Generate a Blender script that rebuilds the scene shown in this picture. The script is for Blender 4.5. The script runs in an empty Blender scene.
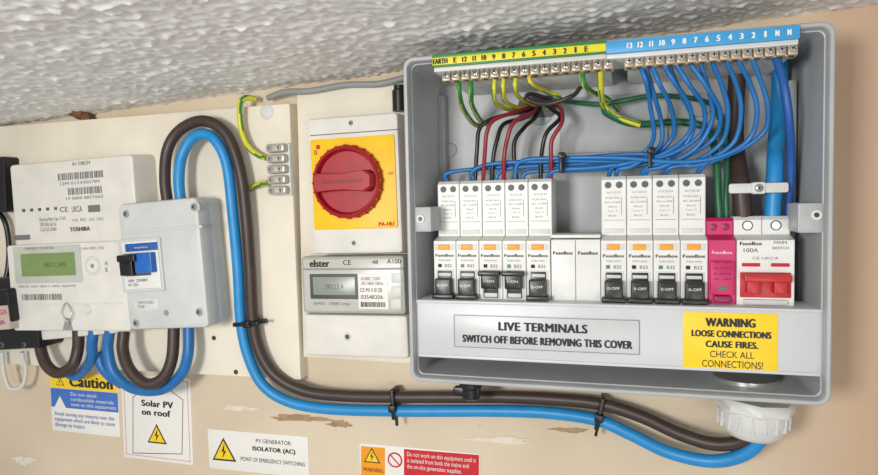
import bpy, bmesh, math, random
from mathutils import Vector, Matrix, noise
random.seed(4)
sc = bpy.context.scene
D = 0.7
FPX = 650.0
YAW, PIT, ROLL = math.radians(16.4), math.radians(3.2), math.radians(1.3)
C = Vector((0, -D, 0))
F = Vector((-math.sin(YAW)*math.cos(PIT), math.cos(YAW)*math.cos(PIT), -math.sin(PIT)))
R0 = F.cross(Vector((0, 0, 1))).normalized()
U0 = R0.cross(F)
R = R0*math.cos(ROLL) - U0*math.sin(ROLL)
U = U0*math.cos(ROLL) + R0*math.sin(ROLL)
cam = bpy.data.cameras.new('camera'); co = bpy.data.objects.new('camera', cam)
sc.collection.objects.link(co)
cam.lens = FPX/878*36; cam.sensor_width = 36; cam.clip_start = 0.01
co.matrix_world = Matrix(((R.x, U.x, -F.x, C.x), (R.y, U.y, -F.y, C.y), (R.z, U.z, -F.z, C.z), (0, 0, 0, 1)))
sc.camera = co

def P(px, py, d):
    v = F*FPX + R*(px-439) + U*(237.5-py)
    return C + v*((D-d)/v.y)

# ---------------------------------------------------------------- materials
def lin(h):
    h = h.lstrip('#'); o = []
    for i in (0, 2, 4):
        x = int(h[i:i+2], 16)/255
        o.append(x/12.92 if x <= .04045 else ((x+.055)/1.055)**2.4)
    return (*o, 1)
_m = {}
def mat(name, col, rough=.45, metal=0.0, var=.04, vs=60, bump=0.0, bs=300, emis=0):
    if name in _m: return _m[name]
    m = bpy.data.materials.new(name); m.use_nodes = True
    nt = m.node_tree; b = nt.nodes['Principled BSDF']
    b.inputs['Roughness'].default_value = rough
    b.inputs['Metallic'].default_value = metal
    tc = nt.nodes.new('ShaderNodeTexCoord')
    n = nt.nodes.new('ShaderNodeTexNoise'); n.inputs['Scale'].default_value = vs; n.inputs['Detail'].default_value = 6
    nt.links.new(tc.outputs['Object'], n.inputs['Vector'])
    r = nt.nodes.new('ShaderNodeValToRGB')
    c = lin(col)
    r.color_ramp.elements[0].color = (*[x*(1-var*2) for x in c[:3]], 1); r.color_ramp.elements[0].position = .3
    r.color_ramp.elements[1].color = (*[min(1, x*(1+var)) for x in c[:3]], 1); r.color_ramp.elements[1].position = .65
    nt.links.new(n.outputs['Fac'], r.inputs['Fac']); nt.links.new(r.outputs['Color'], b.inputs['Base Color'])
    if bump:
        n2 = nt.nodes.new('ShaderNodeTexNoise'); n2.inputs['Scale'].default_value = bs; n2.inputs['Detail'].default_value = 5
        nt.links.new(tc.outputs['Object'], n2.inputs['Vector'])
        bp = nt.nodes.new('ShaderNodeBump'); bp.inputs['Strength'].default_value = bump; bp.inputs['Distance'].default_value = .002
        nt.links.new(n2.outputs['Fac'], bp.inputs['Height']); nt.links.new(bp.outputs['Normal'], b.inputs['Normal'])
    _m[name] = m
    return m

WHITE = mat('white_plastic', '#dddeda', .42, var=.03)
MWHITE = mat('meter_plastic', '#d8d5cd', .5, var=.035, vs=35)
OFFW = mat('offwhite_plastic', '#cfd0cc', .45, var=.03)
GREY = mat('enclosure_grey', '#a8abac', .42, var=.04, vs=30)
GREYI = mat('enclosure_inner', '#a3a6a8', .5, var=.04)
COVER = mat('cover_grey', '#c5c7ca', .36, var=.025, vs=25)
LGREY = mat('isolator_grey', '#c5c8c6', .48, var=.035, vs=35)
MGREY = mat('mid_grey', '#8d8f8e', .5)
DGREY = mat('dark_grey', '#4a4c4e', .5)
BLACK = mat('black_plastic', '#141416', .35, var=.1)
INK = mat('ink', '#26262a', .7)
INKL = mat('ink_light', '#6c6c70', .7)
INKB = mat('ink_blue', '#2b58b0', .7)
INKR = mat('ink_red', '#c5202c', .7)
PAPER = mat('paper', '#e6e3dc', .5, var=.01)
SILVLAB = mat('silver_label', '#bfc1c3', .35, var=.01)
YEL = mat('yellow', '#eebd08', .45, var=.03)
YELW = mat('warning_yellow', '#f0cb1c', .45, var=.02)
YELT = mat('earth_strip_yellow', '#e3d32c', .45, var=.02)
ORANGE = mat('orange', '#ee9a1c', .45)
RED = mat('red_plastic', '#a01220', .42, var=.06)
REDT = mat('toggle_red', '#bd2029', .4)
PINK = mat('surge_pink', '#c41a62', .45)
PINKD = mat('surge_pink_dark', '#8a1045', .4)
BLUE = mat('blue_cable', '#2088c8', .42, var=.05)
BLUEW = mat('blue_wire', '#1d6cae', .4, var=.06)
BLUED = mat('blue_dark', '#1f56a0', .4)
BLUEL = mat('label_blue', '#3d9ad2', .45)
BROWN = mat('brown_cable', '#3e302b', .45, var=.08)
REDW = mat('red_wire', '#8e2432', .38)
GREEN = mat('green', '#2c8040', .4)
GREEND = mat('green_dark', '#1f6040', .4)
YELG = mat('yellow_wire', '#d3cb34', .4)
LCD = mat('lcd_green', '#788f58', .3, var=.03)
LCDG = mat('lcd_grey', '#8a9286', .3, var=.02)
STEEL = mat('steel', '#c4c2bd', .3, metal=.8)
BRASS = mat('brass', '#c9b595', .35, metal=.5)
BRONZE = mat('dull_brass', '#b5a48c', .4, metal=.3)
NICKEL = mat('nickel', '#b4aea2', .4, metal=.3)
DRED = mat('dred', '#7c0f18', .4)
BOARD = mat('painted_board', '#e2dac9', .5, var=.06, vs=9, bump=.2, bs=60)
RUST = mat('rust', '#6b4a33', .8, var=.2, bump=.5)

def wallmat(name, a, b_, stain, bump, thr=.66, tan=None):
    m = bpy.data.materials.new(name); m.use_nodes = True
    nt = m.node_tree; b = nt.nodes['Principled BSDF']; b.inputs['Roughness'].default_value = .8
    tc = nt.nodes.new('ShaderNodeTexCoord')
    mp = nt.nodes.new('ShaderNodeMapping'); mp.inputs['Location'].default_value = (.37, .213, .418)
    nt.links.new(tc.outputs['Object'], mp.inputs['Vector'])
    n = nt.nodes.new('ShaderNodeTexNoise'); n.inputs['Scale'].default_value = 5; n.inputs['Detail'].default_value = 6
    r = nt.nodes.new('ShaderNodeValToRGB'); r.color_ramp.elements[0].position = .35; r.color_ramp.elements[1].position = .65
    r.color_ramp.elements[0].color = lin(a); r.color_ramp.elements[1].color = lin(b_)
    n2 = nt.nodes.new('ShaderNodeTexNoise'); n2.inputs['Scale'].default_value = 22; n2.inputs['Detail'].default_value = 8; n2.inputs['Roughness'].default_value = .7
    r2 = nt.nodes.new('ShaderNodeValToRGB'); r2.color_ramp.elements[0].position = thr; r2.color_ramp.elements[1].position = thr+.03
    mx = nt.nodes.new('ShaderNodeMixRGB'); mx.inputs['Color2'].default_value = lin(stain)
    for q in (n, n2): nt.links.new(mp.outputs['Vector'], q.inputs['Vector'])
    nt.links.new(n.outputs['Fac'], r.inputs['Fac']); nt.links.new(n2.outputs['Fac'], r2.inputs['Fac'])
    nt.links.new(r2.outputs['Color'], mx.inputs['Fac']); nt.links.new(r.outputs['Color'], mx.inputs['Color1'])
    out = mx.outputs['Color']
    if tan:  # wall colour blends to tan right of the unit
        sx = nt.nodes.new('ShaderNodeSeparateXYZ'); nt.links.new(tc.outputs['Object'], sx.inputs[0])
        mr = nt.nodes.new('ShaderNodeMapRange'); mr.inputs[1].default_value = .10; mr.inputs[2].default_value = .24
        nt.links.new(sx.outputs['X'], mr.inputs[0])
        m2 = nt.nodes.new('ShaderNodeMixRGB'); m2.inputs['Color2'].default_value = lin(tan)
        nt.links.new(mr.outputs[0], m2.inputs['Fac']); nt.links.new(out, m2.inputs['Color1']); out = m2.outputs['Color']
    nt.links.new(out, b.inputs['Base Color'])
    n3 = nt.nodes.new('ShaderNodeTexNoise'); n3.inputs['Scale'].default_value = 70; n3.inputs['Detail'].default_value = 6
    nt.links.new(mp.outputs['Vector'], n3.inputs['Vector'])
    bp = nt.nodes.new('ShaderNodeBump'); bp.inputs['Strength'].default_value = bump; bp.inputs['Distance'].default_value = .003
    nt.links.new(n3.outputs['Fac'], bp.inputs['Height']); nt.links.new(bp.outputs['Normal'], b.inputs['Normal'])
    return m
WALL = wallmat('painted_plaster', '#c9b9a0', '#d7c8b0', '#b09a7a', .35, .68, tan='#bf9f84')
CEIL = wallmat('stippled_ceiling', '#e4e3e0', '#ebeae8', '#e0ded8', .3, .6)

# ---------------------------------------------------------------- mesh helpers
class Obj:
    def __init__(s, name, M):
        s.e = bpy.data.objects.new(name, None); s.e.empty_display_size = .01
        sc.collection.objects.link(s.e); s.e.matrix_world = M; s.M = M; s.I = M.inverted()
    def loc(s, px, py, d): return s.I @ P(px, py, d)

def mesh_obj(name, parent, verts, faces, mats, fm=None, smooth=False):
    me = bpy.data.meshes.new(name); me.from_pydata([tuple(v) for v in verts], [], faces)
    if not isinstance(mats, (list, tuple)): mats = [mats]
    for m in mats: me.materials.append(m)
    if fm:
        for i, p in enumerate(me.polygons): p.material_index = fm[i]
    bm = bmesh.new(); bm.from_mesh(me); bmesh.ops.recalc_face_normals(bm, faces=bm.faces); bm.to_mesh(me); bm.free()
    if smooth:
        for p in me.polygons: p.use_smooth = True
        try: me.set_sharp_from_angle(angle=math.radians(40))
        except Exception: pass
    o = bpy.data.objects.new(name, me); sc.collection.objects.link(o)
    if parent: o.parent = parent.e
    return o

def frame(c, d):
    p = [P(x, y, d) for x, y in c]
    ctr = (p[0]+p[1]+p[2]+p[3])/4
    u = (p[1]-p[0]+p[2]-p[3])/2; v = (p[0]-p[3]+p[1]-p[2])/2
    a = (math.atan2(u.z, u.x)+math.atan2(-v.x, v.z))/2
    ca, sa = math.cos(a), math.sin(a)
    M = Matrix(((ca, -sa, 0, ctr.x), (0, 0, -1, 0), (sa, ca, 0, ctr.z), (0, 0, 0, 1)))
    return M, u.length, v.length

def rr(w, h, r, cx, cy, z, n=5):
    r = max(min(r, w/2-1e-5, h/2-1e-5), 1e-5); pts = []
    for k, (sx, sy) in enumerate(((1, 1), (-1, 1), (-1, -1), (1, -1))):
        for i in range(n+1):
            a = math.pi/2*(k+i/n)
            pts.append(Vector((cx+sx*(w/2-r)+r*math.cos(a), cy+sy*(h/2-r)+r*math.sin(a), z)))
    return pts
def loft(name, parent, loops, m, cap0=True, cap1=True, smooth=True, closed=False):
    n = len(loops[0]); V = [p for l in loops for p in l]; Fa = []
    K = len(loops)
    for k in range(K if closed else K-1):
        k2 = (k+1) % K
        for i in range(n): Fa.append((k*n+i, k*n+(i+1) % n, k2*n+(i+1) % n, k2*n+i))
    if not closed:
        if cap0: Fa.append(tuple(range(n))[::-1])
        if cap1: Fa.append(tuple(range((K-1)*n, K*n)))
    return mesh_obj(name, parent, V, Fa, m, smooth=smooth)
def rbox(name, parent, cx, cy, w, h, z0, z1, m, r=.002, b=.001, draft=0):
    b = min(b, (z1-z0)*.45, w*.3, h*.3)
    L = [rr(w+2*draft, h+2*draft, r+draft, cx, cy, z0), rr(w, h, r, cx, cy, z1-b), rr(w-.6*b, h-.6*b, r-.3*b, cx, cy, z1-b*.3), rr(w-2*b, h-2*b, max(r-b, .00003), cx, cy, z1)]
    return loft(name, parent, L, m)
def ext(parent, x0, y0, x1, y1, z):
    mx, my = (x0+x1)/2, (y0+y1)/2
    a, b = parent.loc(x0, my, z), parent.loc(x1, my, z); t, u = parent.loc(mx, y0, z), parent.loc(mx, y1, z)
    return (a.x+b.x)/2, (t.y+u.y)/2, b.x-a.x, t.y-u.y
def pbox(name, parent, x0, y0, x1, y1, z0, z1, m, r=.001, b=.0005, draft=0):
    cx, cy, w, h = ext(parent, x0, y0, x1, y1, z1)
    return rbox(name, parent, cx, cy, w, h, z0, z1, m, r, b, draft)
def lathe(name, parent, prof, c, axis, m, seg=28):
    ax = Vector(axis).normalized(); t = ax.orthogonal().normalized(); s = ax.cross(t); c = Vector(c)
    loops = [[c+ax*h+(t*math.cos(2*math.pi*i/seg)+s*math.sin(2*math.pi*i/seg))*max(r, 1e-5) for i in range(seg)] for r, h in prof]
    return loft(name, parent, loops, m)
def disc(name, parent, px, py, rad, z0, z1, m, seg=24):
    c = parent.loc(px, py, z1); h = z1-z0; b = min(h*.4, rad*.3)
    return lathe(name, parent, [(rad, 0), (rad, h-b), (rad-b, h)], (c.x, c.y, z0), (0, 0, 1), m, seg)
def screw(name, parent, x, y, z, rad, m=None, ang=.4):
    m = m or STEEL
    lathe(name, parent, [(rad, -.001), (rad, .0004), (rad*.75, .0012), (0, .0014)], (x, y, z), (0, 0, 1), m, 16)
    for a in (ang, ang+math.pi/2):
        d = Vector((math.cos(a), math.sin(a), 0))*rad*.6; n = Vector((-math.sin(a), math.cos(a), 0))*rad*.13
        c = Vector((x, y, z+.00155))
        mesh_obj(name+'_slot', parent, [c-d-n, c+d-n, c+d+n, c-d+n], [(0, 1, 2, 3)], INK)
def pscrew(name, parent, px, py, z, rad, m=None, ang=.4):
    c = parent.loc(px, py, z); screw(name, parent, c.x, c.y, z, rad, m, ang)
def poly(name, parent, pts, z0, z1, m):
    return loft(name, parent, [[Vector((x, y, z0)) for x, y in pts], [Vector((x, y, z1)) for x, y in pts]], m, smooth=False)
def line(name, parent, p, q, w, z, m):
    p = Vector((*p, z)); q = Vector((*q, z)); d = (q-p).normalized(); n = Vector((-d.y, d.x, 0))*w/2
    return mesh_obj(name, parent, [p-n-d*w/2, q-n+d*w/2, q+n+d*w/2, p+n-d*w/2], [(0, 1, 2, 3)], m)
def ltext(parent, s, cx, cy, w, h, z, m, bold=0):
    cu = bpy.data.curves.new('lettering', 'FONT'); cu.body = s; cu.align_x = 'LEFT'; cu.size = 1; cu.resolution_u = 3
    if bold: cu.space_character = 1.08
    cu.materials.append(m)
    o = bpy.data.objects.new('lettering', cu); sc.collection.objects.link(o)
    bpy.context.view_layer.update()
    bb = [Vector(b) for b in o.bound_box]
    x0, x1 = min(b.x for b in bb), max(b.x for b in bb); y0, y1 = min(b.y for b in bb), max(b.y for b in bb)
    sx = w/max(x1-x0, 1e-6); sy = h/max(y1-y0, 1e-6)
    o.parent = parent.e
    o.matrix_local = Matrix.Translation((cx-sx*(x0+x1)/2, cy-sy*(y0+y1)/2, z)) @ Matrix.Diagonal((sx, sy, 1, 1))
    if bold:
        for k, (ox, oy) in enumerate(((.055, 0), (-.055, 0), (0, .03))):
            o2 = bpy.data.objects.new('lettering', cu); sc.collection.objects.link(o2); o2.parent = parent.e
            o2.matrix_local = Matrix.Translation((cx-sx*(x0+x1)/2+ox*sy, cy-sy*(y0+y1)/2+oy*sy, z+.00002*(k+1))) @ Matrix.Diagonal((sx, sy, 1, 1))
    return o
def text(parent, s, x0, y0, x1, y1, z, m=None, bold=0):
    cx, cy, w, h = ext(parent, x0, y0, x1, y1, z)
    return ltext(parent, s, cx, cy, w, h, z+.00025, m or INK, bold)
def barcode(parent, x0, y0, x1, y1, z, m=None):
    cx, cy, w, h = ext(parent, x0, y0, x1, y1, z)
    V = []; Fa = []; x = cx-w/2; rnd = random.Random(x0)
    while x < cx+w/2:
        t = w*rnd.choice((.012, .02, .03)); k = len(V)
        V += [(x, cy-h/2, z+.0003), (x+t, cy-h/2, z+.0003), (x+t, cy+h/2, z+.0003), (x, cy+h/2, z+.0003)]; Fa.append((k, k+1, k+2, k+3))
        x += t+w*rnd.choice((.012, .02, .03))
    mesh_obj('barcode', parent, V, Fa, m or INK)
def catmull(p, n=10):
    q = [p[0]*2-p[1]]+p+[p[-1]*2-p[-2]]; o = []
    for i in range(1, len(q)-2):
        a, b, c, d = q[i-1], q[i], q[i+1], q[i+2]
        for k in range(n):
            t = k/n
            o.append(.5*((2*b)+(c-a)*t+(2*a-5*b+4*c-d)*t*t+(3*b-a-3*c+d)*t**3))
    o.append(p[-1]); return o
def tubes(name, paths, rad, mats, stripe=None, seg=12, parent=None, inv=None):
    V = []; Fa = []; fm = []
    for path in paths:
        pts = catmull([P(*a) for a in path])
        if inv: pts = [inv @ p for p in pts]
        t = (pts[1]-pts[0]).normalized(); nrm = t.orthogonal().normalized(); base = len(V)
        for i, p in enumerate(pts):
            t2 = (pts[min(i+1, len(pts)-1)]-pts[max(i-1, 0)]).normalized()
            nrm = (nrm - t2*nrm.dot(t2)).normalized(); bn = t2.cross(nrm)
            for k in range(seg):
                a = 2*math.pi*k/seg; V.append(p+(nrm*math.cos(a)+bn*math.sin(a))*rad)
        for i in range(len(pts)-1):
            for k in range(seg):
                k2 = (k+1) % seg
                Fa.append((base+i*seg+k, base+i*seg+k2, base+(i+1)*seg+k2, base+(i+1)*seg+k))
                fm.append(1 if stripe and (k+i//8) % (seg//2) < stripe else 0)
        Fa.append(tuple(base+k for k in range(seg))[::-1]); fm.append(0)
        Fa.append(tuple(base+(len(pts)-1)*seg+k for k in range(seg))); fm.append(0)
    return mesh_obj(name, parent, V, Fa, mats, fm, smooth=True)
def warn_tri(parent, px, py, s, z):
    c = parent.loc(px, py, z)
    def T(k, zz, m): poly('triangle', parent, [(c.x-k*.58, c.y-k*.38), (c.x+k*.58, c.y-k*.38), (c.x, c.y+k*.62)], z, zz, m)
    T(s, z+.0003, INK); T(s*.8, z+.0005, YELW)
    b = [(.05, .38), (-.12, .0), (-.01, .03), (-.07, -.27), (.13, .08), (.02, .05)]
    poly('bolt', parent, [(c.x+x*s, c.y+y*s) for x, y in b], z, z+.0007, INK)

# ---------------------------------------------------------------- room
def rootless(name, verts, faces, m, smooth=False): return mesh_obj(name, None, verts, faces, m, smooth=smooth)
wv = [(-1.6, 0, -.93), (1.0, 0, -.93), (1.0, 0, .61), (-1.6, 0, .61)]
wv += [(x, .05, z) for x, _, z in wv]
wall = rootless('wall_back', wv, [(0, 1, 2, 3), (7, 6, 5, 4), (0, 4, 5, 1), (1, 5, 6, 2), (2, 6, 7, 3), (3, 7, 4, 0)], WALL)
a = P(0, 127, 0); b = P(878, 5, 0); sl = (b.z-a.z)/(b.x-a.x)
nx, ny = 700, 370
V = []; Fa = []
for j in range(ny+1):
    for i in range(nx+1):
        x = -1.15+1.7*i/nx; y = .002-.9*j/ny
        q = Vector((x, y, 0)); q2 = Vector((x*.6, y, 0))
        n1 = noise.noise(q*58+Vector((7, 2, 0))); n2 = noise.noise(q*130+Vector((3, 1, 0)))
        ridge = max(0, .35-abs(n1))*.0040 + max(0, n2-.02)*.0034 + noise.noise(q2*20)*.002
        V.append(Vector((x, y, a.z+sl*(x-a.x)-ridge+.0018)))
for j in range(ny):
    for i in range(nx): k = j*(nx+1)+i; Fa.append((k, k+1, k+nx+2, k+nx+1))
ceil = rootless('ceiling', V, Fa, CEIL, True)
for p in ceil.data.polygons: p.use_smooth = True

WF = Obj('wall_patch_marks', Matrix(((1, 0, 0, 0), (0, 0, -1, 0), (0, 1, 0, 0), (0, 0, 0, 1))))
def blob(px, py, wpx, hpx, m, seed, d=.0008):
    rnd = random.Random(seed); pts = []
    ph = [rnd.random()*6.28 for _ in range(4)]
    for i in range(60):
        t = 2*math.pi*i/60; k = .75+.14*math.sin(3*t+ph[0])+.1*math.sin(7*t+ph[1])+.07*math.sin(13*t+ph[2])+.06*rnd.random()
        v = WF.loc(px+wpx*k*math.cos(t), py+hpx*k*math.sin(t)+wpx*k*math.cos(t)*.04, 0); pts.append((v.x, v.y))
    poly('scraped_paint', WF, pts, -.001, d, m)
PL1 = mat('old_plaster', '#a98d6c', .9, var=.12, vs=80, bump=.6)
PL2 = mat('filler', '#ddd3c2', .9, var=.05, vs=80, bump=.4)
blob(300, 418, 36, 4, PL1, 1); blob(340, 424, 14, 4, PL1, 2); blob(240, 408, 24, 3, PL2, 3)
blob(570, 430, 22, 3, PL1, 5); blob(500, 440, 40, 4, PL2, 6)
blob(25, 460, 14, 5, PL2, 9)

# ---------------------------------------------------------------- boards
def board(name, c, th, chips=()):
    M, w, h = frame(c, th); o = Obj(name, M)
    rbox('panel', o, 0, 0, w, h, 0, th, BOARD, .001, .001)
    return o
lb = board('mounting_board', [(-60, 133), (291, 101), (299, 384), (-40, 358)], .018)
for (px, py) in ((267, 112), (214, 338), (236, 372)):
    pscrew('board_screw', lb, px, py, .018, .005 if py < 200 else .003, STEEL if py < 200 else RUST)
c = lb.loc(267, 112, .018); lathe('cup_washer', lb, [(.009, 0), (.007, .0015), (.005, .002)], (c.x, c.y, .018), (0, 0, 1), OFFW)
rb = board('mounting_board', [(298, 92), (420, 80), (424, 366), (302, 356)], .014)

# ---------------------------------------------------------------- consumer unit enclosure
EM, EW, EH = frame([(405, 58), (833, 20), (834, 407), (408, 381)], .11)
eo = Obj('consumer_unit_enclosure', EM)
L = [rr(EW-.008, EH-.008, .010, 0, 0, .0005), rr(EW-.003, EH-.003, .010, 0, 0, .09), rr(EW-.003, EH-.003, .010, 0, 0, .095), rr(EW, EH, .010, 0, 0, .096), rr(EW, EH, .010, 0, 0, .1090), rr(EW-.002, EH-.002, .009, 0, 0, .110),
     rr(EW-.007, EH-.007, .007, 0, 0, .110), rr(EW-.008, EH-.008, .007, 0, 0, .109), rr(EW-.009, EH-.009, .006, 0, 0, .100), rr(EW-.011, EH-.011, .006, 0, 0, .0995), rr(EW-.015, EH-.015, .006, 0, 0, .012), rr(EW-.022, EH-.022, .005, 0, 0, .006)]
loft('tray', eo, L, GREY)
for px, py, rad in ((590, 118, .012), (625, 128, .012), (540, 112, .014), (700, 105, .012), (450, 150, .008)):
    disc('knockout', eo, px, py, rad, .004, .0075, GREYI)
pbox('rear_pad', eo, 560, 95, 668, 152, .004, .009, GREYI, .006, .001)
pbox('rear_slot', eo, 518, 96, 556, 118, .004, .008, DGREY, .008, .001)
pbox('vertical_rib', eo, 440, 95, 446, 300, .004, .02, GREYI)
pbox('vertical_rib', eo, 788, 80, 796, 300, .004, .03, GREYI)
for (x0, y0, x1, y1, sx, sy) in ((411, 207, 431, 232, 420, 219), (798, 203, 828, 233, 817, 215)):
    pbox('fixing_ear', eo, x0, y0, x1, y1, .06, .100, GREY, .002, .001)
    disc('ear_boss', eo, sx, sy, .0045, .1, .1015, OFFW)
    disc('ear_hole', eo, sx, sy, .0022, .1, .102, BLACK)
y_rail = eo.loc(600, 250, .03).y
rbox('din_rail', eo, 0, y_rail, EW-.05, .035, .02, .028, STEEL, .001)

# lower cover
cv = Obj('terminal_cover', EM)
pbox('cover_panel', cv, 416, 305, 824, 366, .055, .100, COVER, .003, .002)
cx, cy, w, h = ext(cv, 416, 305, 824, 366, .1)
rbox('cover_lip', cv, cx, cy+h/2-.001, w, .003, .06, .1012, COVER, .001)
rbox('cover_foot', cv, cx, cy-h/2+.001, w-.004, .003, .06, .1012, COVER, .001)
pl = pbox('label_plate', cv, 454, 317, 640, 351, .1, .1008, SILVLAB, .002, .0002)
lx, ly, lw, lh = ext(cv, 454, 317, 640, 351, .1)
for s in (-1, 1):
    line('label_border', cv, (lx-lw/2+.001, ly+s*(lh/2-.0006)), (lx+lw/2-.001, ly+s*(lh/2-.0006)), .0005, .1011, INKL)
    line('label_border', cv, (lx+s*(lw/2-.0006), ly-lh/2+.001), (lx+s*(lw/2-.0006), ly+lh/2-.001), .0005, .1011, INKL)
text(cv, 'LIVE TERMINALS', 499, 323.5, 587, 332, .101, INK, 1)
text(cv, 'SWITCH OFF BEFORE REMOVING THIS COVER', 463, 338, 632, 345.5, .101, INK, 1)
pbox('warning_label', cv, 683, 313, 778, 370, .1, .1008, YELW, .002, .0002)
text(cv, 'WARNING', 706, 318.5, 755, 327, .101, INK, 1)
text(cv, 'LOOSE CONNECTIONS', 692, 331, 771, 337.5, .101, INK, 1)
text(cv, 'CAUSE FIRES.', 706, 341.5, 758, 348, .101, INK, 1)
text(cv, 'CHECK ALL', 710, 351.5, 754, 358, .101, INK)
text(cv, 'CONNECTIONS!', 702, 361, 763, 368, .101, INK)

# ---------------------------------------------------------------- breakers
ZN = .084; ZT = .066
xa = eo.loc(434, 275, ZN).x; xb = eo.loc(795, 275, ZN).x; pitch = (xb-xa)/14
yt = eo.loc(495, 180, ZT).y; yn = eo.loc(495, 241, ZN).y; yb = eo.loc(495, 302, ZN).y
def Y(py): return eo.loc(495, py, ZN).y
def bodyprof(o, name, x0, x1, m, top=None):
    t = top if top is not None else yt
    pr = [(t, .025), (t, ZT-.004), (t-.003, ZT), (yn+.004, ZT), (yn, ZN), (yb, ZN), (yb, .025)]
    g = .00025
    vs = []
    n = len(pr)
    for xx, ins in ((x0+g, .0006), (x0+g+.0006, 0), (x1-g-.0006, 0), (x1-g, .0006)):
        for (y, z) in pr: vs.append(Vector((xx, y - (ins if y == t else 0), z-(ins if z > .03 else 0))))
    fs = []
    for k in range(3):
        for i in range(n): fs.append((k*n+i, k*n+(i+1) % n, (k+1)*n+(i+1) % n, (k+1)*n+i))
    fs += [tuple(range(n))[::-1], tuple(range(3*n, 4*n))]
    return mesh_obj(name, o, vs, fs, m)
def shifted(x): return Matrix(EM) @ Matrix.Translation((x, 0, 0))
IND = mat('indicator_white', '#c9cac8')
def breaker(i, up, kind):
    o = Obj('circuit_breaker', shifted(xa+pitch*(i+.5)))
    bodyprof(o, 'body', -pitch/2, pitch/2, WHITE)
    p = pitch
    for s in (-1, 1):
        lathe('terminal_hole', o, [(.0032, 0), (.0032, .0006), (.0027, .0008)], (s*p*.22, yt-.0080, ZT-.0004), (0, 0, 1), INKL, 16)
        lathe('terminal_screw', o, [(.0024, 0), (.0024, .0006)], (s*p*.22, yt-.0080, ZT-.0000), (0, 0, 1), DGREY, 12)
    ltext(o, 'A.F.D.D', 0, yt-.015, p*.55, .0018, ZT+.0002, INKL)
    for q in range(5):
        ltext(o, ('RCBO 6kA', 'IEC 61009', '30mA', 'Type A', 'B32')[q], -p*.04, yt-.020-q*.0042, p*(.55, .6, .35, .42, .3)[q], .0016, ZT+.0002, INKL)
    line('symbol', o, (p*.3, yt-.02), (p*.3, yt-.036), .0004, ZT+.0003, INKL)
    line('symbol', o, (-p*.38, yt-.041), (p*.38, yt-.041), .0004, ZT+.0003, INKL)
    rbox('lower_window', o, 0, yn+.008, p*.8, .0045, ZT-.001, ZT+.0006, OFFW, .0005, .0003)
    rbox('test_button', o, -p*.02, Y(247), p*.5, .0050, ZN-.001, ZN+.0018, ORANGE, .001, .0006)
    rbox('test_surround', o, 0, Y(247), p*.84, .0062, ZN-.001, ZN+.0005, OFFW, .001, .0002)
    ltext(o, 'FuseBox', 0, Y(255.5), p*.8, .0028, ZN+.0003, INK, 1)
    ltext(o, 'RCBO AFDD', 0, Y(260.5), p*.55, .0015, ZN+.0003, INKL)
    rbox('spec_mark', o, -p*.22, Y(266), p*.16, .0034, ZN-.001, ZN+.0003, GREEN if i % 2 else INK, .0003, .0001)
    ltext(o, 'B32', p*.15, Y(266), p*.3, .0030, ZN+.0003, INK)
    rbox('toggle_recess', o, 0, Y(284.5), p*.80, .0285, ZN-.001, ZN+.0006, OFFW, .001, .0004)
    rbox('toggle_well', o, 0, Y(284.5), p*.64, .0260, ZN-.001, ZN+.0009, BLACK, .001, .0002)
    if up:
        rbox('toggle', o, 0, Y(279), p*.70, .0170, ZN, ZN+.010, BLACK, .0012, .0015)
        rbox('toggle_tip', o, 0, Y(272.5), p*.92, .0045, ZN+.004, ZN+.012, BLACK, .001, .0012)
        rbox('indicator', o, 0, Y(295), p*.55, .004, ZN, ZN+.0013, IND, .0005, .0002)
        ltext(o, '1-ON', 0, Y(280), p*.42, .0022, ZN+.0102, PAPER)
    else:
        rbox('toggle', o, 0, Y(288), p*.70, .0190, ZN, ZN+.010, BLACK, .0012, .0015)
        rbox('toggle_tip', o, 0, Y(296), p*.92, .0045, ZN+.003, ZN+.012, BLACK, .001, .0012)
        rbox('indicator', o, 0, Y(275), p*.55, .003, ZN, ZN+.0013, IND, .0005, .0002)
        ltext(o, '0-OFF', 0, Y(285), p*.46, .0024, ZN+.0102, PAPER)
for i in range(5): breaker(i, i in (2, 3), 0)
for i in range(7, 11): breaker(i, False, 1)
o = Obj('blank_module', shifted(xa+pitch*6))
rbox('blank_plate', o, 0, (yn+yb)/2, pitch*2-.0006, yn-yb+.002, .05, ZN-.002, WHITE, .001, .001)
line('joint', o, (0, yn), (0, yb), .0006, ZN-.0017, INKL)
for s in (-1, 1): ltext(o, 'FuseBox', s*pitch*.5, Y(253), pitch*.78, .0030, ZN-.0016, INK, 1)
rbox('blank_rail', o, 0, yn+.004, pitch*2-.0006, .003, .05, ZN-.001, WHITE, .001, .0006)
# surge device
o = Obj('surge_protection_device', shifted(xa+pitch*11.5))
yts = eo.loc(720, 218, ZT).y
bodyprof(o, 'body', -pitch/2, pitch/2, PINK, yts)
for s in (-1, 1): lathe('terminal_hole', o, [(.0032, 0), (.0032, .0006), (.0028, .0008)], (s*pitch*.22, yts-.008, ZT-.0004), (0, 0, 1), PINKD, 16)
rbox('cartridge', o, 0, Y(275), pitch*.84, .030, ZN-.001, ZN+.003, PINK, .001, .001)
rbox('cartridge_grip', o, 0, Y(294), pitch*.6, .006, ZN, ZN+.005, PINKD, .001, .001)
ltext(o, 'FuseBox', 0, Y(252), pitch*.72, .0026, ZN+.0004, PAPER)
for q in range(4): ltext(o, ('SPD Type 2', 'Uc 275V', 'In 20kA', 'Up 1.5kV')[q], 0, Y(261+q*5), pitch*.6, .0018, ZN+.0033, INK)
rbox('status_window', o, 0, Y(284), pitch*.35, .003, ZN, ZN+.0034, GREEN, .0005, .0002)
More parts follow.
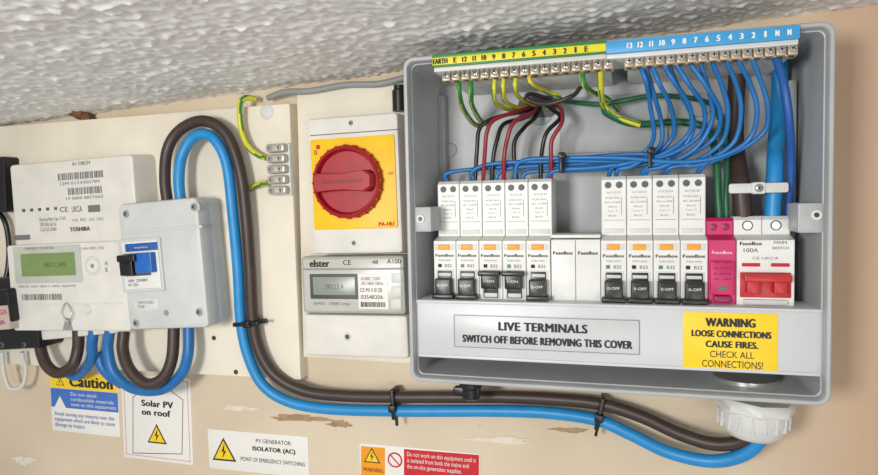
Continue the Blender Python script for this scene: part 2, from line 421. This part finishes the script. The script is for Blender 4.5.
# main switch
o = Obj('main_switch', shifted(xa+pitch*13))
bodyprof(o, 'body', -pitch, pitch, WHITE, yts+.001)
for s in (-1, 1):
    lathe('terminal_hole', o, [(.0046, 0), (.0046, .0006), (.004, .0008)], (s*pitch*.5, yts-.007, ZT-.0004), (0, 0, 1), INKL, 20)
    lathe('terminal_screw', o, [(.0034, 0), (.0034, .0006)], (s*pitch*.5, yts-.007, ZT), (0, 0, 1), STEEL, 16)
    rbox('toggle', o, s*pitch*.46, Y(280), pitch*.44, .016, ZN, ZN+.009, REDT, .001, .001)
    rbox('toggle_window', o, s*pitch*.5, Y(263), pitch*.62, .003, ZN, ZN+.001, INKR, .0005, .0002)
line('pole_joint', o, (0, yts), (0, yn+.004), .0005, ZT+.0002, INKL)
rbox('toggle_well', o, 0, Y(281), pitch*1.75, .022, ZN-.001, ZN+.0008, REDT, .001, .0002)
rbox('toggle_bar', o, 0, Y(274), pitch*1.6, .006, ZN+.004, ZN+.013, REDT, .001, .001)
rbox('toggle_rib', o, 0, Y(296), pitch*1.5, .004, ZN+.0, ZN+.003, IND, .0005, .0005)
ltext(o, 'FuseBox', -pitch*.5, Y(244), pitch*.75, .0028, ZN+.0003, INK, 1)
ltext(o, 'MAIN', pitch*.5, Y(243), pitch*.42, .0024, ZN+.0003, INK)
ltext(o, 'SWITCH', pitch*.5, Y(248), pitch*.55, .0024, ZN+.0003, INK)
ltext(o, '100A', -pitch*.5, Y(250), pitch*.5, .0034, ZN+.0003, INK)
ltext(o, 'CE UKCA', 0, Y(257), pitch*.9, .0022, ZN+.0003, INKL)

# ---------------------------------------------------------------- terminal bars
def bar(name, x0, x1, ytop, ybot, z, labm, nums, sx0, sx1, sy0, sy1, n, ty=0):
    o = Obj(name, EM)
    cx, cy, w, h = ext(o, x0, ytop, x1, ybot, z)
    rbox('carrier', o, cx, cy-.006, w, h*.6, .06, z-.0045, OFFW, .001)
    rbox('number_strip', o, cx, cy, w, h, z-.004, z, labm, .0006, .0004)
    for s_, fx in nums:
        tw = sum(.0011 if ch == '1' else .0024 for ch in s_)+.0004*(len(s_)-1)
        ltext(o, s_, cx+w*(fx-.5), cy+ty*h, tw, .0046, z+.0004, INK if labm is not BLUEL else PAPER, 1)
    cx, cy, w, h = ext(o, sx0, sy0, sx1, sy1, z-.006)
    rbox('bar_body', o, cx, cy, w, h, z-.022, z-.010, BRASS, .001)
    rbox('bar_bracket', o, cx, cy, w*.96, h*.7, .006, z-.024, OFFW, .001)
    for i in range(n):
        x = cx-w/2+w*(i+.5)/n
        rbox('terminal_block', o, x, cy, w/n*.86, h*.95, z-.014, z-.006, BRONZE, .0008, .0008)
        screw('terminal_screw', o, x, cy+.0003, z-.0055, w/n*.38, STEEL, .8*i)
        lathe('entry', o, [(w/n*.22, 0), (w/n*.22, .001)], (x, cy-h/2+.0005, z-.012), (0, -1, 0), BLACK, 10)
    return o
ZB = .113
en = [(t, .14+i*.058) for i, t in enumerate('E 12 11 10 9 8 7 6 5 4 3 2 1 E'.split())]
eb = bar('earth_terminal_bar', 432, 606, 48, 60, ZB, YELT, [('EARTH', .05)]+en, 441, 614, 64, 75, 17, ty=-.06)
cx, cy, w, h = ext(eb, 432, 48, 606, 60, ZB)
rbox('green_stripe', eb, cx, cy+h*.39, w, h*.24, ZB-.004, ZB+.0006, GREEN, .0003, .0001)
rbox('green_stripe', eb, cx, cy-h*.44, w, h*.14, ZB-.004, ZB+.0006, GREEN, .0003, .0001)
bar('neutral_terminal_bar', 606, 800, 33, 46, ZB, BLUEL, [(t, .13+i*.0585) for i, t in enumerate('13 12 11 10 9 8 7 6 5 4 3 2 1 N N'.split())], 624, 799, 49, 61, 16)

# ---------------------------------------------------------------- wiring in enclosure
zb = .097
tubes('neutral_wires', [
 [(640, 66, zb), (646, 82, zb), (650, 105, .075), (653, 140, .055), (632, 158, .05), (580, 164, .05), (520, 167, .052), (500, 172, .052), (495, 184, .052)],
 [(652, 66, zb), (660, 85, zb), (671, 108, .075), (672, 138, .055), (640, 160, .055), (570, 161, .055), (500, 163, .055), (474, 170, .055), (470, 184, .052)],
 [(664, 65, zb), (674, 82, zb), (690, 108, .075), (688, 135, .06), (655, 157, .06), (600, 167, .06), (555, 171, .058), (545, 184, .052)],
 [(676, 64, zb), (690, 86, zb), (704, 108, .075), (700, 135, .06), (668, 155, .06), (628, 163, .062), (612, 168, .058), (608, 180, .052)],
 [(690, 63, zb), (706, 86, zb), (720, 112, .075), (714, 138, .06), (682, 158, .06), (650, 166, .062), (638, 179, .054)],
 [(712, 62, zb), (722, 86, .085), (728, 112, .075), (722, 142, .064), (694, 162, .062), (670, 168, .06), (664, 178, .054)],
 [(726, 61, zb), (736, 84, .085), (741, 110, .076), (734, 142, .068), (706, 163, .064), (694, 178, .054)],
 [(738, 60, zb), (750, 84, .085), (757, 110, .078), (750, 138, .07), (722, 156, .068), (680, 162, .066), (620, 158, .064), (560, 158, .06), (520, 162, .056), (515, 184, .052)],
 [(752, 59, zb), (762, 84, .086), (768, 108, .079), (764, 132, .07), (735, 152, .066), (690, 166, .062), (655, 155, .055), (600, 156, .05), (540, 164, .048), (452, 172, .048), (448, 184, .05)],
 [(646, 66, .09), (654, 95, .08), (661, 120, .06), (662, 140, .058), (654, 152, .06), (632, 166, .062), (618, 170, .06), (616, 180, .054)],
 [(700, 63, .09), (710, 95, .08), (712, 120, .07), (696, 148, .064), (664, 166, .062), (648, 170, .06), (644, 180, .054)],
 [(668, 64, .09), (682, 96, .078), (694, 124, .062), (680, 150, .056), (648, 164, .052), (590, 170, .05), (530, 172, .05), (522, 184, .05)],
], .0021, [BLUEW])
tubes('main_neutral_wire', [[(776, 57, zb), (784, 85, .084), (789, 120, .078), (791, 160, .06), (789, 205, .05), (786, 230, .045)]], .0036, [BLUED])
tubes('main_neutral_tail', [[(780, 60, .02), (779, 100, .02), (776, 142, .035), (775, 165, .05), (774, 190, .055), (772, 225, .055)]], .0072, [BLUE])
tubes('main_live_tail', [[(738, 60, .02), (735, 120, .02), (736, 152, .03), (739, 172, .045), (741, 190, .055), (744, 228, .055)]], .0080, [BROWN])
tubes('earth_wires', [
 [(459, 79, zb), (459, 92, zb), (463, 108, .07), (472, 122, .03), (478, 126, .008)],
 [(470, 78, zb), (471, 92, zb), (472, 105, .07), (480, 120, .03), (486, 124, .008)],
 [(582, 70, zb), (584, 84, zb), (592, 92, .07), (606, 98, .04), (618, 110, .008)],
], .0025, [GREEN, YELG], stripe=1)
tubes('earth_wires', [
 [(495, 76, zb), (494, 92, zb), (497, 104, .07), (512, 110, .03), (528, 108, .008)],
 [(504, 75, zb), (503, 90, zb), (506, 102, .07), (520, 108, .03), (532, 106, .008)],
 [(516, 74, zb), (515, 88, zb), (520, 98, .06), (534, 106, .008)],
 [(528, 74, zb), (532, 84, zb), (548, 92, .06), (560, 98, .04), (548, 108, .008)],
], .0021, [YELG, GREEN], stripe=2)
tubes('surge_earth_wire', [[(604, 106, .052), (608, 114, .048), (635, 124, .038), (680, 122, .03), (708, 130, .035), (716, 160, .045), (718, 195, .05), (720, 228, .05)]], .0034, [GREEND])
tubes('surge_earth_wire', [[(600, 70, zb), (601, 92, .08), (604, 105, .055), (615, 116, .046), (640, 125, .040)]], .0028, [YELG, GREEN], stripe=1)
tubes('surge_live_wires', [[(712, 105, .01), (724, 130, .03), (727, 170, .045), (726, 200, .05), (727, 228, .05)], [(556, 100, .01), (600, 104, .03), (650, 96, .03), (690, 98, .02), (712, 104, .01)]], .0024, [GREEND])
tubes('black_live_wires', [
 [(534, 108, .008), (520, 112, .03), (495, 118, .05), (480, 128, .055), (477, 150, .055), (475, 184, .052)],
 [(536, 110, .008), (524, 118, .03), (504, 124, .05), (497, 140, .055), (493, 160, .055), (492, 184, .052)],
 [(540, 108, .008), (535, 118, .03), (524, 128, .05), (514, 145, .055), (517, 184, .052)],
 [(545, 104, .008), (553, 110, .04), (560, 118, .05), (546, 134, .058), (541, 160, .055), (541, 184, .052)],
], .0021, [BLACK])
tubes('red_live_wires', [
 [(534, 106, .008), (515, 112, .04), (494, 120, .058), (487, 132, .062), (485, 150, .06), (483, 184, .052)],
 [(538, 108, .008), (530, 114, .04), (514, 122, .058), (507, 140, .06), (504, 160, .06), (504, 184, .052)],
 [(548, 104, .008), (560, 108, .04), (562, 122, .058), (552, 140, .062), (551, 160, .06), (551, 184, .052)],
], .0021, [REDW])
tubes('grey_switch_cable', [[(546, 98, .02), (530, 94, .05), (528, 100, .055), (548, 104, .05), (572, 96, .05), (580, 88, .03)]], .0022, [BROWN])
for px, py in ((561, 163), (650, 158)):
    M, w, h = frame([(px-4, py-13), (px+4, py-13), (px+4, py+13), (px-4, py+13)], .07); t = Obj('cable_tie', M)
    rbox('strap', t, 0, 0, .0035, .018, .046, .070, BLACK, .001, .003)
    rbox('tie_head', t, .001, .007, .006, .006, .055, .076, BLACK, .001, .001)
k = Obj('tail_clamp', EM)
pbox('clamp_bar', k, 729, 183, 789, 193, .064, .067, OFFW, .002, .001)
pbox('clamp_lug', k, 752, 182, 766, 194, .05, .0685, OFFW, .002, .001)
pscrew('clamp_screw', k, 759, 188, .0685, .0036)

# ---------------------------------------------------------------- smart meter
M, w, h = frame([(9, 165), (136, 154), (141, 325), (23, 333)], .055); s = Obj('smart_electricity_meter', M)
Zm = .055
rbox('housing', s, 0, 0, w, h, .018, Zm, MWHITE, .005, .003, draft=.002)
cx, cy, pw, ph = ext(s, 12, 243, 125, 331, Zm+.008)
rbox('front_panel', s, cx, cy, w*.96, ph, Zm-.002, Zm+.008, MWHITE, .004, .002)
Zp = Zm+.008
pbox('display_bezel', s, 14, 246, 81, 283, Zp-.001, Zp+.001, mat('bezel', '#b9bbb2'), .002, .0004)
pbox('display', s, 21, 253, 75, 276, Zp, Zp+.0015, LCD, .001, .0003)
text(s, '0012.345', 44, 262, 66, 267, Zp+.0016, mat('lcdink', '#5f7248'))
disc('button_ring', s, 92, 266, .012, Zp-.001, Zp+.001, OFFW); disc('button', s, 92, 266, .0085, Zp, Zp+.003, WHITE)
disc('button_mark', s, 92, 266, .0035, Zp, Zp+.0034, MGREY)
disc('optical_port', s, 86, 310, .0065, Zp-.001, Zp+.002, OFFW); disc('optical_core', s, 86, 310, .004, Zp, Zp+.003, MWHITE)
text(s, 'A1 D8CH', 72, 161.5, 90, 165, Zm, INK)
barcode(s, 58, 172, 102, 179, Zm, INKL); barcode(s, 68, 187, 102, 194, Zm, INKL)
text(s, '12M 0123456789', 60, 181, 100, 184, Zm, INKL); text(s, '19 0000 8877665', 66, 196, 103, 199, Zm, INKL)
text(s, 'TOSHIBA', 70, 227, 90, 231, Zm, INK, 1)
text(s, 'CE', 60, 207, 68, 212, Zm); text(s, 'UKCA', 72, 206, 82, 212, Zm); pbox('approval_mark', s, 88, 205, 100, 212, Zm-.001, Zm+.0003, INKL, .0002, .0001)
text(s, 'Electricity Meter Type 1T-A10\n230V 50Hz 1ph 2w\nCL.B  0.25-5(100)A', 40, 217, 66, 232, Zm, INKL)
text(s, 'V 01  IP53  -25C +55C', 72, 218, 104, 221, Zm, INKL)
for i in range(5): pbox('status_led', s, 22+i*8, 209-i*.5, 25+i*8, 212-i*.5, Zm-.001, Zm+.0004, DGREY if i < 4 else GREEN, .0003, .0002)
pbox('logo', s, 14, 235, 30, 240, Zm-.001, Zm+.0003, INKL, .001, .0001)
text(s, 'SMETS2 230V 50Hz 5-100A  imp/kWh', 18, 285, 76, 288, Zp, INKL)
text(s, '19M0123456', 24, 247, 54, 249.5, Zp+.001, INKL)
barcode(s, 22, 294, 62, 300, Zp, INKL); text(s, 'A\nB', 105, 261, 108, 272, Zp+.0002, INKL)
text(s, '0123 4567 8901 2345', 76, 247, 104, 249.5, Zp, INKL)
pbox('lower_ridge', s, 22, 303, 122, 305, Zp-.001, Zp+.0006, OFFW, .0004, .0002)
poly('seal_mark', s, [tuple(s.loc(x, y, Zp)[:2]) for x, y in ((66, 318), (70, 318), (73, 330), (63, 330))], Zp-.001, Zp+.0006, MGREY)
tubes('seal_wire', [[(68, 322, Zp+.002), (61, 314, Zp+.004), (66, 303, Zp+.002), (72, 314, Zp+.004), (68, 326, Zp+.002)]], .0006, [STEEL], parent=s, inv=s.I)

# ---------------------------------------------------------------- isolator switch box
M, w, h = frame([(118, 204), (199, 197), (206, 324), (128, 334)], .068); s = Obj('isolator_switch_box', M)
Zi = .068
rbox('base', s, 0, 0, w, h, .026, .047, LGREY, .006, .001, draft=-.0015)
rbox('backplate', s, 0, 0, w*.92, h*.94, .018, .027, LGREY, .006, .001)
rbox('lid', s, 0, 0, w, h, .0475, Zi, LGREY, .007, .004)
for px, py in ((126, 214), (194, 207), (199, 312), (136, 323)):
    disc('screw_boss', s, px, py, .0062, Zi-.004, Zi+.0012, LGREY); pscrew('lid_screw', s, px, py, Zi+.0014, .0042, MGREY)
pbox('raised_ridge', s, 122, 228, 202, 231, Zi-.002, Zi+.001, LGREY, .0005, .0005)
pbox('switch_window', s, 120, 238, 162, 292, Zi-.002, Zi+.003, LGREY, .002, .001)
pbox('module_face', s, 123, 241, 159, 289, Zi, Zi+.005, WHITE, .001, .0008)
pbox('module_label', s, 125, 243, 157, 251, Zi, Zi+.0054, BLUED, .0004, .0002)
text(s, 'wylex', 134, 246, 148, 249, Zi+.0055, OFFW)
pbox('toggle_well', s, 124, 253, 150, 276, Zi, Zi+.0055, DGREY, .001, .0003)
pbox('toggle_blue', s, 134, 253, 151, 273, Zi, Zi+.014, mat('tblue', '#1f63b6', .3), .001, .0015)
pbox('toggle_black', s, 116, 255, 134, 262, Zi, Zi+.018, BLACK, .001, .0015)
pbox('toggle_black', s, 119, 260, 132, 276, Zi, Zi+.011, BLACK, .001, .0015)
text(s, '100A  230/400V\nAC-22A', 128, 279, 148, 286, Zi+.0052, INKL)
pbox('spec_label', s, 134, 299, 158, 310, Zi-.001, Zi+.0004, OFFW, .0004, .0001); text(s, 'SWITCHED\nFUSE', 138, 301, 154, 308, Zi+.0004, INKL)
disc('spare_screw', s, 166, 313, .0035, Zi-.001, Zi+.0006, MGREY)
# ---------------------------------------------------------------- rotary isolator
M, w, h = frame([(308, 119), (397, 112), (403, 252), (312, 255)], .06); s = Obj('rotary_isolator_switch', M)
Zr = .06
rbox('housing', s, 0, 0, w, h, .014, Zr, MWHITE, .004, .003, draft=.001)
pbox('yellow_plate', s, 312, 137, 396, 229, Zr-.001, Zr+.0015, YEL, .002, .0006)
pbox('seam_line', s, 310, 132, 398, 133, Zr-.001, Zr+.0003, INKL, .0002, .0001)
c = s.loc(350, 182, Zr)
cx, cy = c.x, c.y
rk = (s.loc(381, 180, Zr+.02).x-s.loc(313, 184, Zr+.02).x)/2
lathe('dial_base', s, [(rk, 0), (rk, .010), (rk-.002, .012), (rk*.90, .0125), (rk*.84, .006), (0, .006)], (cx, cy, Zr+.001), (0, 0, 1), RED, 48)
for a in range(24):
    t = 2*math.pi*a/24
    lathe('grip_rib', s, [(.0012, 0), (.0012, .010)], (cx+rk*math.cos(t), cy+rk*math.sin(t), Zr+.001), (0, 0, 1), RED, 8)
hp = []
for x, y in ((-.92, .14), (-.8, .27), (-.3, .24), (.1, .24), (.7, .30), (.93, .16), (.93, -.16), (.7, -.30), (.1, -.24), (-.3, -.24), (-.8, -.27), (-.92, -.14)):
    hp.append((cx+x*rk, cy+y*rk))
K = []
for z, sc_ in ((.006, 1.0), (.019, .96), (.022, .88)):
    K.append([Vector((cx+(x-cx)*sc_, cy+(y-cy)*sc_, Zr+z)) for x, y in hp])
loft('handle', s, K, RED, smooth=False)
poly('handle_slot', s, [(cx+x*rk, cy+y*rk) for x, y in ((-.55, .04), (.6, .04), (.6, -.04), (-.55, -.04))], Zr+.02, Zr+.0224, DRED)
text(s, 'OFF', 388, 172, 394, 175, Zr+.0016, INKR)
text(s, 'PA-HU', 379, 222, 394, 226, Zr+.0016, INKR, 1); text(s, '0', 314, 150, 317, 155, Zr+.0016)
for q in ((354, 243), (351, 123)):
    c1 = s.loc(*q, Zr); lathe('screw_recess', s, [(.004, 0), (.004, .0008), (.003, .001)], (c1.x, c1.y, Zr-.0005), (0, 0, 1), OFFW); screw('housing_screw', s, c1.x, c1.y, Zr+.0002, .0026, MGREY)
disc('logo_mark', s, 318, 147, .003, Zr, Zr+.0018, INKR)

# ---------------------------------------------------------------- generation meter
M, w, h = frame([(301, 258), (404, 252), (408, 357), (303, 352)], .052); s = Obj('generation_meter', M)
Ze = .052
rbox('rear_case', s, 0, 0, w, h, .014, .030, MWHITE, .004, .001)
cxx, cyy, pw, ph = ext(s, 302, 256, 405, 314, Ze)
rbox('smoke_front', s, 0, cyy, w*.99, ph, .03, Ze, mat('meter_front', '#a9a8a0', .25, var=.02), .004, .003)
rbox('front_face', s, 0, cyy, w*.93, ph*.9, Ze-.001, Ze+.0006, mat('meter_face', '#bcbbb2', .25, var=.02), .003, .0003)
pbox('case_rim', s, 303, 268, 403, 270, Ze-.001, Ze+.0009, MGREY, .0003, .0002)
pbox('display_bezel', s, 310, 274, 358, 299, Ze-.001, Ze+.0014, DGREY, .001, .0003)
pbox('display', s, 313, 277, 355, 295, Ze, Ze+.002, LCDG, .001, .0002)
text(s, '00123.4', 326, 284, 343, 289, Ze+.0021, INKL)
text(s, 'elster', 310, 260, 329, 267, Ze+.0007, INK, 1); text(s, 'CE', 343, 260, 351, 265, Ze+.0007); text(s, '48', 372, 260, 378, 264, Ze+.0007, INK); text(s, 'A100', 387, 259, 401, 263.5, Ze+.0007, INK)
pbox('id_label', s, 358, 274, 388, 309, Ze, Ze+.0012, PAPER, .0005, .0001)
text(s, 'CE M13 0120', 360, 288, 382, 292, Ze+.0013, INK); text(s, 'A100C 230V\n20-100A 50Hz', 361, 277, 383, 285, Ze+.0013, INKL); barcode(s, 361, 302, 385, 307, Ze+.0012)
text(s, '03548206', 361, 295, 383, 299, Ze+.0013)
for i in range(3): pbox('port', s, 391, 273+i*13, 401, 283+i*13, Ze-.001, Ze+.0012, OFFW, .001, .0003)
text(s, 'kWh  1000 imp', 314, 302, 350, 306, Ze+.0007, INKL)
cxx, cyy, pw, ph = ext(s, 302, 315, 405, 357, Ze-.002)
rbox('terminal_shroud', s, 0, cyy, w, ph, .03, Ze-.002, MWHITE, .004, .003)
disc('shroud_screw', s, 347, 337, .005, Ze-.004, Ze-.001, OFFW); disc('shroud_screw_core', s, 347, 337, .003, Ze-.004, Ze-.0004, DGREY)

# ---------------------------------------------------------------- earth block
M, w, h = frame([(262, 143), (285, 142), (288, 195), (265, 196)], .035); s = Obj('earth_terminal_block', M)
rbox('base', s, 0, 0, w*.9, h, .018, .024, OFFW, .002)
for i in range(5):
    y = h/2-h*(i+.5)/5
    rbox('brass_way', s, 0, y, w*.8, h/5*.8, .022, .034, NICKEL, .003, .002)
    for q in (-1, 1): screw('way_screw', s, q*w*.2, y, .0342, .0028, STEEL, i+q)
tubes('earth_cable', [
 [(255, 99, .014), (245, 98, .025), (240, 106, .03), (241, 128, .03), (248, 146, .03), (258, 155, .03), (266, 158, .03)],
 [(268, 183, .03), (260, 184, .028), (252, 188, .02), (246, 190, .016)]], .0034, [YELG, GREEN], stripe=2)

# ---------------------------------------------------------------- main tails
tubes('brown_tail_cable', [[(168, 205, .045), (165, 180, .045), (167, 152, .042), (177, 133, .040), (195, 122, .04), (212, 123, .04), (228, 137, .038), (240, 170, .036), (246, 215, .034), (250, 270, .032), (253, 322, .031), (260, 352, .030), (276, 376, .028), (305, 391, .025), (345, 396, .022), (398, 397, .020), (450, 397, .018), (500, 397, .018), (550, 399, .018), (600, 404, .020), (640, 416, .024), (680, 434, .03), (715, 444, .038), (745, 440, .046), (756, 425, .052), (757, 408, .055)]], .0066, [BROWN], seg=18)
tubes('blue_tail_cable', [[(181, 203, .045), (179, 180, .045), (182, 156, .042), (192, 139, .04), (204, 134, .04), (216, 141, .04), (227, 165, .038), (233, 215, .036), (238, 270, .034), (241, 322, .033), (249, 358, .032), (264, 386, .030), (290, 402, .027), (330, 409, .024), (398, 411, .022), (450, 411, .02), (500, 411, .02), (550, 413, .02), (597, 420, .022), (630, 434, .026), (668, 452, .03), (710, 461, .038), (742, 455, .046), (762, 437, .052), (768, 412, .055)]], .0064, [BLUE], seg=18)
def tie(px, py, ang, d, ln=.034):
    p = P(px, py, d); a = math.radians(ang); ca, sa = math.cos(a), math.sin(a)
    t = Obj('cable_tie', Matrix(((ca, -sa, 0, p.x), (0, 0, -1, 0), (sa, ca, 0, p.z), (0, 0, 0, 1))))
    rbox('strap', t, 0, 0, .005, ln, d-.012, d+.009, BLACK, .001, .006)
    rbox('tie_head', t, 0, -ln*.1, .008, .008, d+.004, d+.013, BLACK, .001, .001)
    rbox('tie_tail', t, .0008, -ln*.55, .003, .014, d+.000, d+.003, BLACK, .001, .001)
tie(249, 323, 95, .032); tie(395, 403, 3, .021); tie(600, 412, -12, .021)

tubes('meter_tails_brown', [
 [(40, 328, .045), (40, 345, .045), (46, 364, .05), (58, 373, .05), (72, 366, .05), (78, 348, .045), (78, 326, .045)],
 [(124, 332, .05), (123, 350, .055), (130, 370, .06), (146, 384, .06), (163, 378, .055), (172, 358, .05), (174, 326, .045)]], .0070, [BROWN], seg=16)
tubes('meter_tails_blue', [
 [(94, 330, .045), (92, 345, .045), (92, 356, .04), (86, 368, .03), (76, 376, .02), (66, 372, .02)],
 [(110, 330, .045), (108, 350, .045), (114, 372, .045), (132, 388, .045), (160, 390, .045), (180, 376, .045), (188, 355, .045), (189, 324, .04)],
 [(98, 352, .03), (102, 366, .03), (110, 376, .03), (122, 384, .03)]], .0064, [BLUEW], seg=16)
M, w, h = frame([(30, 330), (130, 328), (132, 338), (32, 340)], .05); s = Obj('meter_cable_shroud', M)
rbox('shroud', s, 0, .003, w, h, .018, .05, MWHITE, .003, .002)

M, w, h = frame([(-60, 282), (20, 278), (30, 350), (-50, 356)], .07); s = Obj('service_fuse_cutout', M)
rbox('fuse_body', s, 0, 0, w, h, .018, .055, BLACK, .004, .003)
rbox('fuse_carrier', s, -.004, .012, w*.8, h*.45, .05, .075, BLACK, .004, .003)
pbox('fuse_label', s, -12, 306, 9, 330, .054, .0756, mat('dull_label', '#b9aaa2'), .001, .0003)
text(s, 'DANGER', -9, 310, 7, 315, .0757, INKR); text(s, '100A', -6, 320, 5, 325, .0757, DRED)
for px in (2, 24): pscrew('cover_screw', s, px, 345, .055, .004, DGREY)
M, w, h = frame([(-70, 158), (0, 156), (3, 212), (-68, 212)], .045); s = Obj('communications_hub', M)
rbox('hub_body', s, 0, 0, w, h, .018, .040, BLACK, .004, .003)
rbox('hub_lid', s, -.004, 0, w*.8, h*.85, .035, .045, DGREY, .003, .002)
tubes('white_cable', [[(2, 352, .03), (4, 372, .03), (10, 388, .03), (22, 386, .025), (26, 370, .025), (22, 352, .03)]], .0026, [OFFW])
tubes('black_hub_cable', [[(-4, 210, .03), (5, 222, .03), (9, 245, .028), (8, 268, .03), (4, 286, .035)]], .0034, [BLACK])

tubes('grey_cable', [[(268, 98, .012), (285, 92, .02), (310, 91, .02), (345, 85, .02), (378, 84, .02), (404, 78, .018)]], .0035, [MGREY])
o = Obj('cable_bushing', WF.M); p = WF.loc(399, 98, .03)
lathe('bush', o, [(.008, -.014), (.008, .008), (.006, .010), (.006, .014)], (p.x, p.y, .028), (0, 1, 0), BLACK)
o = Obj('pipe_fixing', WF.M); p = WF.loc(78, 112, .012)
lathe('fixing_stub', o, [(.006, -.018), (.007, -.006), (.005, 0), (.009, .002), (.009, .008), (.005, .012)], (p.x, p.y, .014), (1, -.25, 0), RUST)
lathe('fixing_nut', o, [(.008, 0), (.008, .008), (.004, .011)], (p.x+.012, p.y-.008, .006), (0, 0, 1), RUST, 6)

o = Obj('cable_gland', WF.M); p = WF.loc(756, 398, .06)
lathe('gland_nut', o, [(.032, 0), (.034, -.003), (.034, -.010), (.030, -.012)], (p.x, p.y, .056), (.08, 1, 0), OFFW, 8)
lathe('gland_body', o, [(.030, -.010), (.030, -.020), (.027, -.030), (.021, -.036), (.018, -.037), (.017, -.030)], (p.x, p.y, .056), (.08, 1, 0), OFFW, 36)
for a in range(18):
    t = 2*math.pi*a/18
    lathe('gland_rib', o, [(.0015, -.012), (.0015, -.026)], (p.x+.0295*math.cos(t), p.y, .056+.0295*math.sin(t)), (.08, 1, 0), OFFW, 6)
lathe('inner_ring', o, [(.028, .006), (.028, .016), (.024, .016)], (p.x-.008, p.y+.004, .058), (0, 1, 0), STEEL, 36)
o = Obj('blanking_plug', WF.M); p = WF.loc(466, 384, .08)
lathe('plug', o, [(.012, 0), (.012, -.004), (.009, -.006), (.009, -.016), (.006, -.018)], (p.x, p.y-.004, .06), (0, 1, 0), BLACK, 12)
pbox('plug_wing', o, 453, 388, 479, 397, .056, .064, BLACK, .002, .001)

# ---------------------------------------------------------------- labels on wall
def label(name, c, m=PAPER, d=.0012):
    M, w, h = frame(c, d); o = Obj(name, M); rbox('sheet', o, 0, 0, w, h, 0, d, m, .002, .0002); return o, w, h
zl = .0013
o, w, h = label('caution_label', [(50, 373), (119, 374), (118, 435), (52, 432)])
rbox('header', o, 0, h*.36, w*.99, h*.27, .0005, zl, YELW, .001, .0001)
warn_tri(o, 60, 382, .012, zl); text(o, 'Caution', 70, 377, 112, 388, zl+.0001, INK, 1)
rbox('blue_band', o, 0, h*.06, w*.99, h*.32, .0005, zl, mat('capblue', '#3f6fc0'), .001, .0001)
text(o, 'Do not stock\ncombustible materials\nnext to this equipment', 71, 394, 116, 409, zl, PAPER)
poly('hazard_sign', o, [tuple(o.loc(x, y, zl)[:2]) for x, y in ((54, 408), (66, 408), (60, 396))], .0005, zl+.0002, PAPER)
text(o, 'Avoid storing any material near this\nequipment which are likely to cause\ndamage by impact', 55, 414, 115, 430, zl, INKB)
o, w, h = label('solar_roof_label', [(122, 374), (191, 378), (192, 463), (123, 459)])
PINKL = mat('pinkline', '#d0707a')
for sgn in (-1, 1):
    line('border', o, (-w*.46, sgn*h*.46), (w*.46, sgn*h*.46), .0008, zl, PINKL); line('border', o, (sgn*w*.46, -h*.46), (sgn*w*.46, h*.46), .0008, zl, PINKL)
q = [tuple(o.loc(x, y, zl)[:2]) for x, y in ((133, 453), (133, 397), (158, 381), (183, 400), (182, 454), (133, 453))]
for i in range(5): line('house_outline', o, q[i], q[i+1], .0009, zl+.0001, INK)
text(o, 'Solar PV\non roof', 142, 401, 173, 416, zl, INK, 1)
warn_tri(o, 157, 436, .026, zl)
o, w, h = label('generator_isolator_label', [(208, 430), (308, 436), (309, 476), (209, 470)])
warn_tri(o, 224, 452, .030, zl)
text(o, 'PV GENERATOR', 256, 440, 291, 444, zl, INK); text(o, 'ISOLATOR (AC)', 253, 448, 295, 453.5, zl, INK, 1); text(o, 'POINT OF EMERGENCY SWITCHING', 241, 459.5, 305, 463.5, zl, INK)
o, w, h = label('do_not_work_label', [(360, 444), (480, 453), (480, 494), (360, 485)])
poly('yellow_panel', o, [tuple(o.loc(x, y, zl)[:2]) for x, y in ((361, 446), (385, 448), (385, 486), (361, 484))], .0005, zl+.0001, ORANGE)
poly('red_panel', o, [tuple(o.loc(x, y, zl)[:2]) for x, y in ((404, 449), (479, 455), (479, 492), (404, 487))], .0005, zl+.0001, INKR)
warn_tri(o, 372, 457, .018, zl+.0001); text(o, 'WARNING', 363, 468, 383, 472, zl+.0002, INK)
c = o.loc(395, 460, zl)
lathe('prohibition_ring', o, [(.0092, 0), (.0092, .0004), (.0070, .0004), (.0070, 0)], (c.x, c.y, zl-.0004), (0, 0, 1), INKR, 32)
lathe('prohibition_field', o, [(.0072, 0), (.0072, .0006)], (c.x, c.y, zl-.0004), (0, 0, 1), PAPER, 32)
line('prohibition_bar', o, (c.x-.006, c.y+.006), (c.x+.006, c.y-.006), .0016, zl+.0004, INKR)
text(o, 'Do not work on this equipment until it\nis isolated from both the mains and\nthe on-site generation supplies.', 407, 455, 476, 473, zl+.0002, PAPER)

# ---------------------------------------------------------------- light
w = bpy.data.worlds.new('world'); sc.world = w; w.use_nodes = True
w.node_tree.nodes['Background'].inputs[0].default_value = (1, .985, .96, 1); w.node_tree.nodes['Background'].inputs[1].default_value = .43
def area(name, loc, tgt, size, e, col):
    l = bpy.data.lights.new(name, 'AREA'); l.size = size; l.energy = e; l.color = col
    o = bpy.data.objects.new(name, l); sc.collection.objects.link(o); o.location = loc
    o.rotation_euler = (Vector(tgt)-Vector(loc)).to_track_quat('-Z', 'Y').to_euler()
area('key_light', (-.4, -1.25, .03), (-.1, 0, .0), .22, 9.8, (1, .985, .955))  # added key light, unseen; placed to throw soft shadow below the unit
area('ceiling_fill', (.45, -1.5, -.3), (0, 0, .1), .4, 4.5, (1, .97, .93))  # added fill, unseen; brightens the ceiling from below
sc.view_settings.view_transform = 'Standard'
